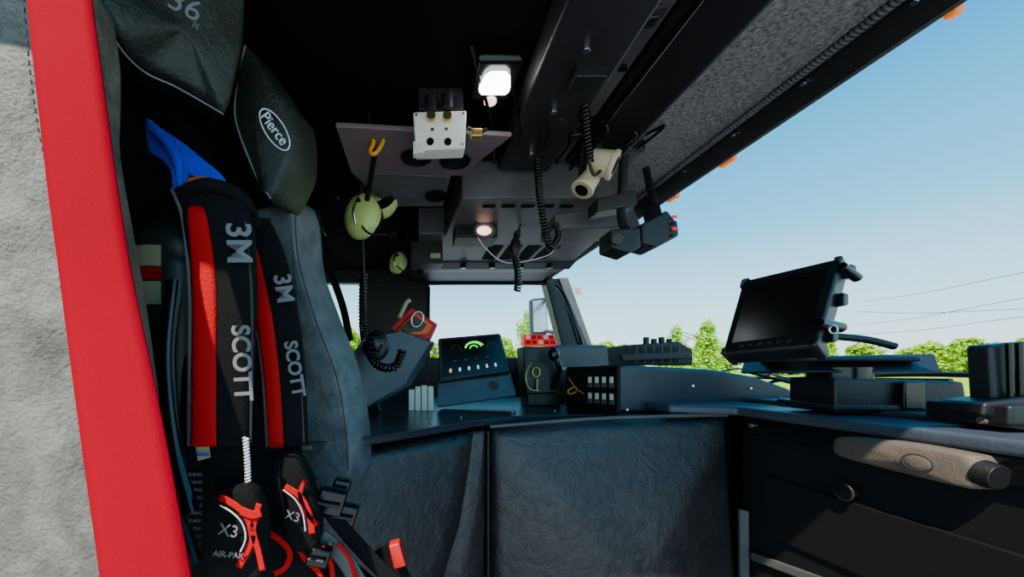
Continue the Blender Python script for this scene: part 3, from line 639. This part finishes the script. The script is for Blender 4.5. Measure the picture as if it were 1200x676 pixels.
strap('far',[(300,262,.60),(312,305,.575),(325,370,.565),(334,440,.565),(339,522,.57)],[.045,.060,.062,.060,.056],.012,.004,-.0155,[.012,.018,.022,.022,.022],
  ('3M',(332,338,.545),.034),('SCOTT',(345,432,.545),.026))
pillow('blue_yoke',PL([(174,142,.56),(190,152,.555),(215,168,.54),(242,190,.53),(262,208,.53),(250,214,.525),(232,210,.52),(220,205,.52),(214,226,.515),(206,228,.515),(202,205,.52),(192,190,.535),(176,178,.55)]),.006,.005,.002,'blue_fabric',True)
ribbon('blue_fold',PL([(178,152,.545),(196,168,.53),(208,190,.515),(212,222,.505)]),[.008,.012,.012,.006],(1,0,.3),'blue_fabric',th=.004,fold=.003)
ribbon('orange_tab',PL([(222,214,.500),(240,212,.495),(262,220,.495)]),.010,(0,0,1),'orange_plastic',th=.004)
ribbon('top_loop',PL([(205,232,.50),(225,222,.485),(250,218,.485),(285,234,.50),(300,262,.53)]),.016,(0,.2,1),'black_fabric',th=.010,fold=.003)
tube('hose',PL([(205,330,.50),(196,420,.49),(205,520,.48),(225,600,.47)]),.010,'black_gloss')
tube('hose_b',PL([(190,380,.52),(185,470,.50),(200,560,.49),(230,660,.46)]),.008,'black_plastic')
ribbon('webbing_near',PL([(270,515,.495),(272,560,.49),(276,600,.485)]),.045,(1,.1,0),'black_fabric',th=.006)
coil('zip_pull',PL([(288,512,.478),(290,540,.476),(291,570,.474)]),.0030,.0012,.0040,'text_white')
def lowpad(nm,o,d,m='black_fabric'): return pillow(nm,[P(a,b,d) for a,b in o],.015,.010,.004,m,True)
lowpad('waist_pad_near',[(245,580),(280,568),(304,582),(312,640),(300,700),(250,700),(240,640)],.46)
lowpad('waist_pad_far',[(318,540),(345,532),(362,560),(376,610),(370,645),(345,640),(325,590)],.54)
lowpad('waist_pad_base',[(290,610),(340,615),(395,650),(440,700),(300,720)],.56)
zz=.440
ribbon('red_mark_1',PL([(258,582,zz),(276,592,zz),(290,606,zz),(296,628,zz),(290,645,zz),(280,664,zz)]),.008,(1,0,.2),'red_fabric',th=.002)
ribbon('red_mark_2',PL([(304,590,zz),(300,605,zz),(297,622,zz),(303,645,zz),(308,668,zz)]),.007,(1,0,.2),'red_fabric',th=.002)
tube('white_mark',PL([(258,592,zz-.004),(272,600,zz-.004),(284,613,zz-.004),(288,630,zz-.004),(282,646,zz-.004)]),.0009,'text_white')
ribbon('red_patch',PL([(283,598,.437),(296,603,.437),(306,600,.437)]),.010,(0,0,1),'red_fabric',th=.002)
text('X3',P(268,622,.435),(1,0,-.2),(.2,0,1),.020,'text_grey','pad_text')
text('AIR-PAK',P(268,650,.435),(1,0,-.1),(.1,0,1),.010,'text_grey','pad_text_b')
zz=.522
ribbon('red_mark_3',PL([(334,570,zz),(350,580,zz),(362,600,zz),(366,625,zz)]),.009,(1,0,.4),'red_fabric',th=.002)
ribbon('red_mark_4',PL([(358,562,zz),(352,578,zz),(358,598,zz),(372,615,zz)]),.006,(1,0,.4),'red_fabric',th=.002)
tube('white_mark_c',PL([(332,574,zz-.004),(346,585,zz-.004),(355,602,zz-.004),(358,622,zz-.004)]),.0009,'text_white')
text('X3',P(343,605,.52),(1,0,-.3),(.3,0,1),.018,'text_grey','pad_text_c')
ribbon('red_mark_5',PL([(312,622,.53),(330,634,.53),(340,648,.53),(335,664,.53),(322,672,.53)]),.008,(1,0,.4),'red_fabric',th=.002)
ribbon('red_mark_6',PL([(350,640,.535),(358,655,.535),(372,668,.535),(384,690,.535)]),.008,(1,0,.4),'red_fabric',th=.002)
ribbon('webbing_far',PL([(340,520,.575),(360,560,.56),(395,610,.56),(430,650,.56),(470,690,.56)]),.022,(1,.1,.6),'black_fabric',th=.004)
ribbon('webbing_grey',PL([(375,628,.55),(400,650,.545),(425,690,.54)]),.024,(1,0,.5),'panel_grey',th=.004)
ribbon('red_pull',PL([(395,636,.535),(410,655,.53),(420,690,.53)]),.006,(1,0,.3),'red_fabric',th=.003)
ribbon('red_pull_b',PL([(378,640,.53),(388,660,.525),(392,690,.52)]),.006,(1,0,.3),'red_fabric',th=.003)
for i,(u,v,dd,s) in enumerate(((385,590,.55,.028),(402,605,.56,.024),(398,572,.57,.018),(372,655,.52,.02))):
    p=P(u,v,dd); prism('buckle_%d'%i,[p+Vector((-s,0,-s*.5)),p+Vector((-s*.4,0,s*.8)),p+Vector((s,0,s*.5)),p+Vector((s*.6,0,-s*.8))],(0,.02,0),'black_gloss',.004)
    tube('buckle_bar_%d'%i,[p+Vector((-s*.6,-.004,s*.1)),p+Vector((s*.6,-.004,-s*.1))],.003,'panel_dark',1)
prism('info_tag',PL([(228,515,.485),(243,512,.485),(246,536,.485),(232,540,.485)]),(0,.002,0),'label_cream',0)
text('Scott',P(238,532,.482),(1,0,0),(0,0,1),.008,'blue_fabric','tag_text')
for i in range(10): text('WARNING',P(224,556+9*i,.475),(1,0,0),(0,0,1),.006,'text_grey','fine_print_%d'%i)
prism('buckle_red',PL([(455,640,.58),(468,636,.58),(476,664,.58),(462,668,.58)]),(0,.02,0),'red_plastic',.003)
ribbon('buckle_strap',PL([(448,640,.6),(462,660,.6),(480,700,.6)]),.03,(1,0,.3),'black_fabric')
cur[0]=None
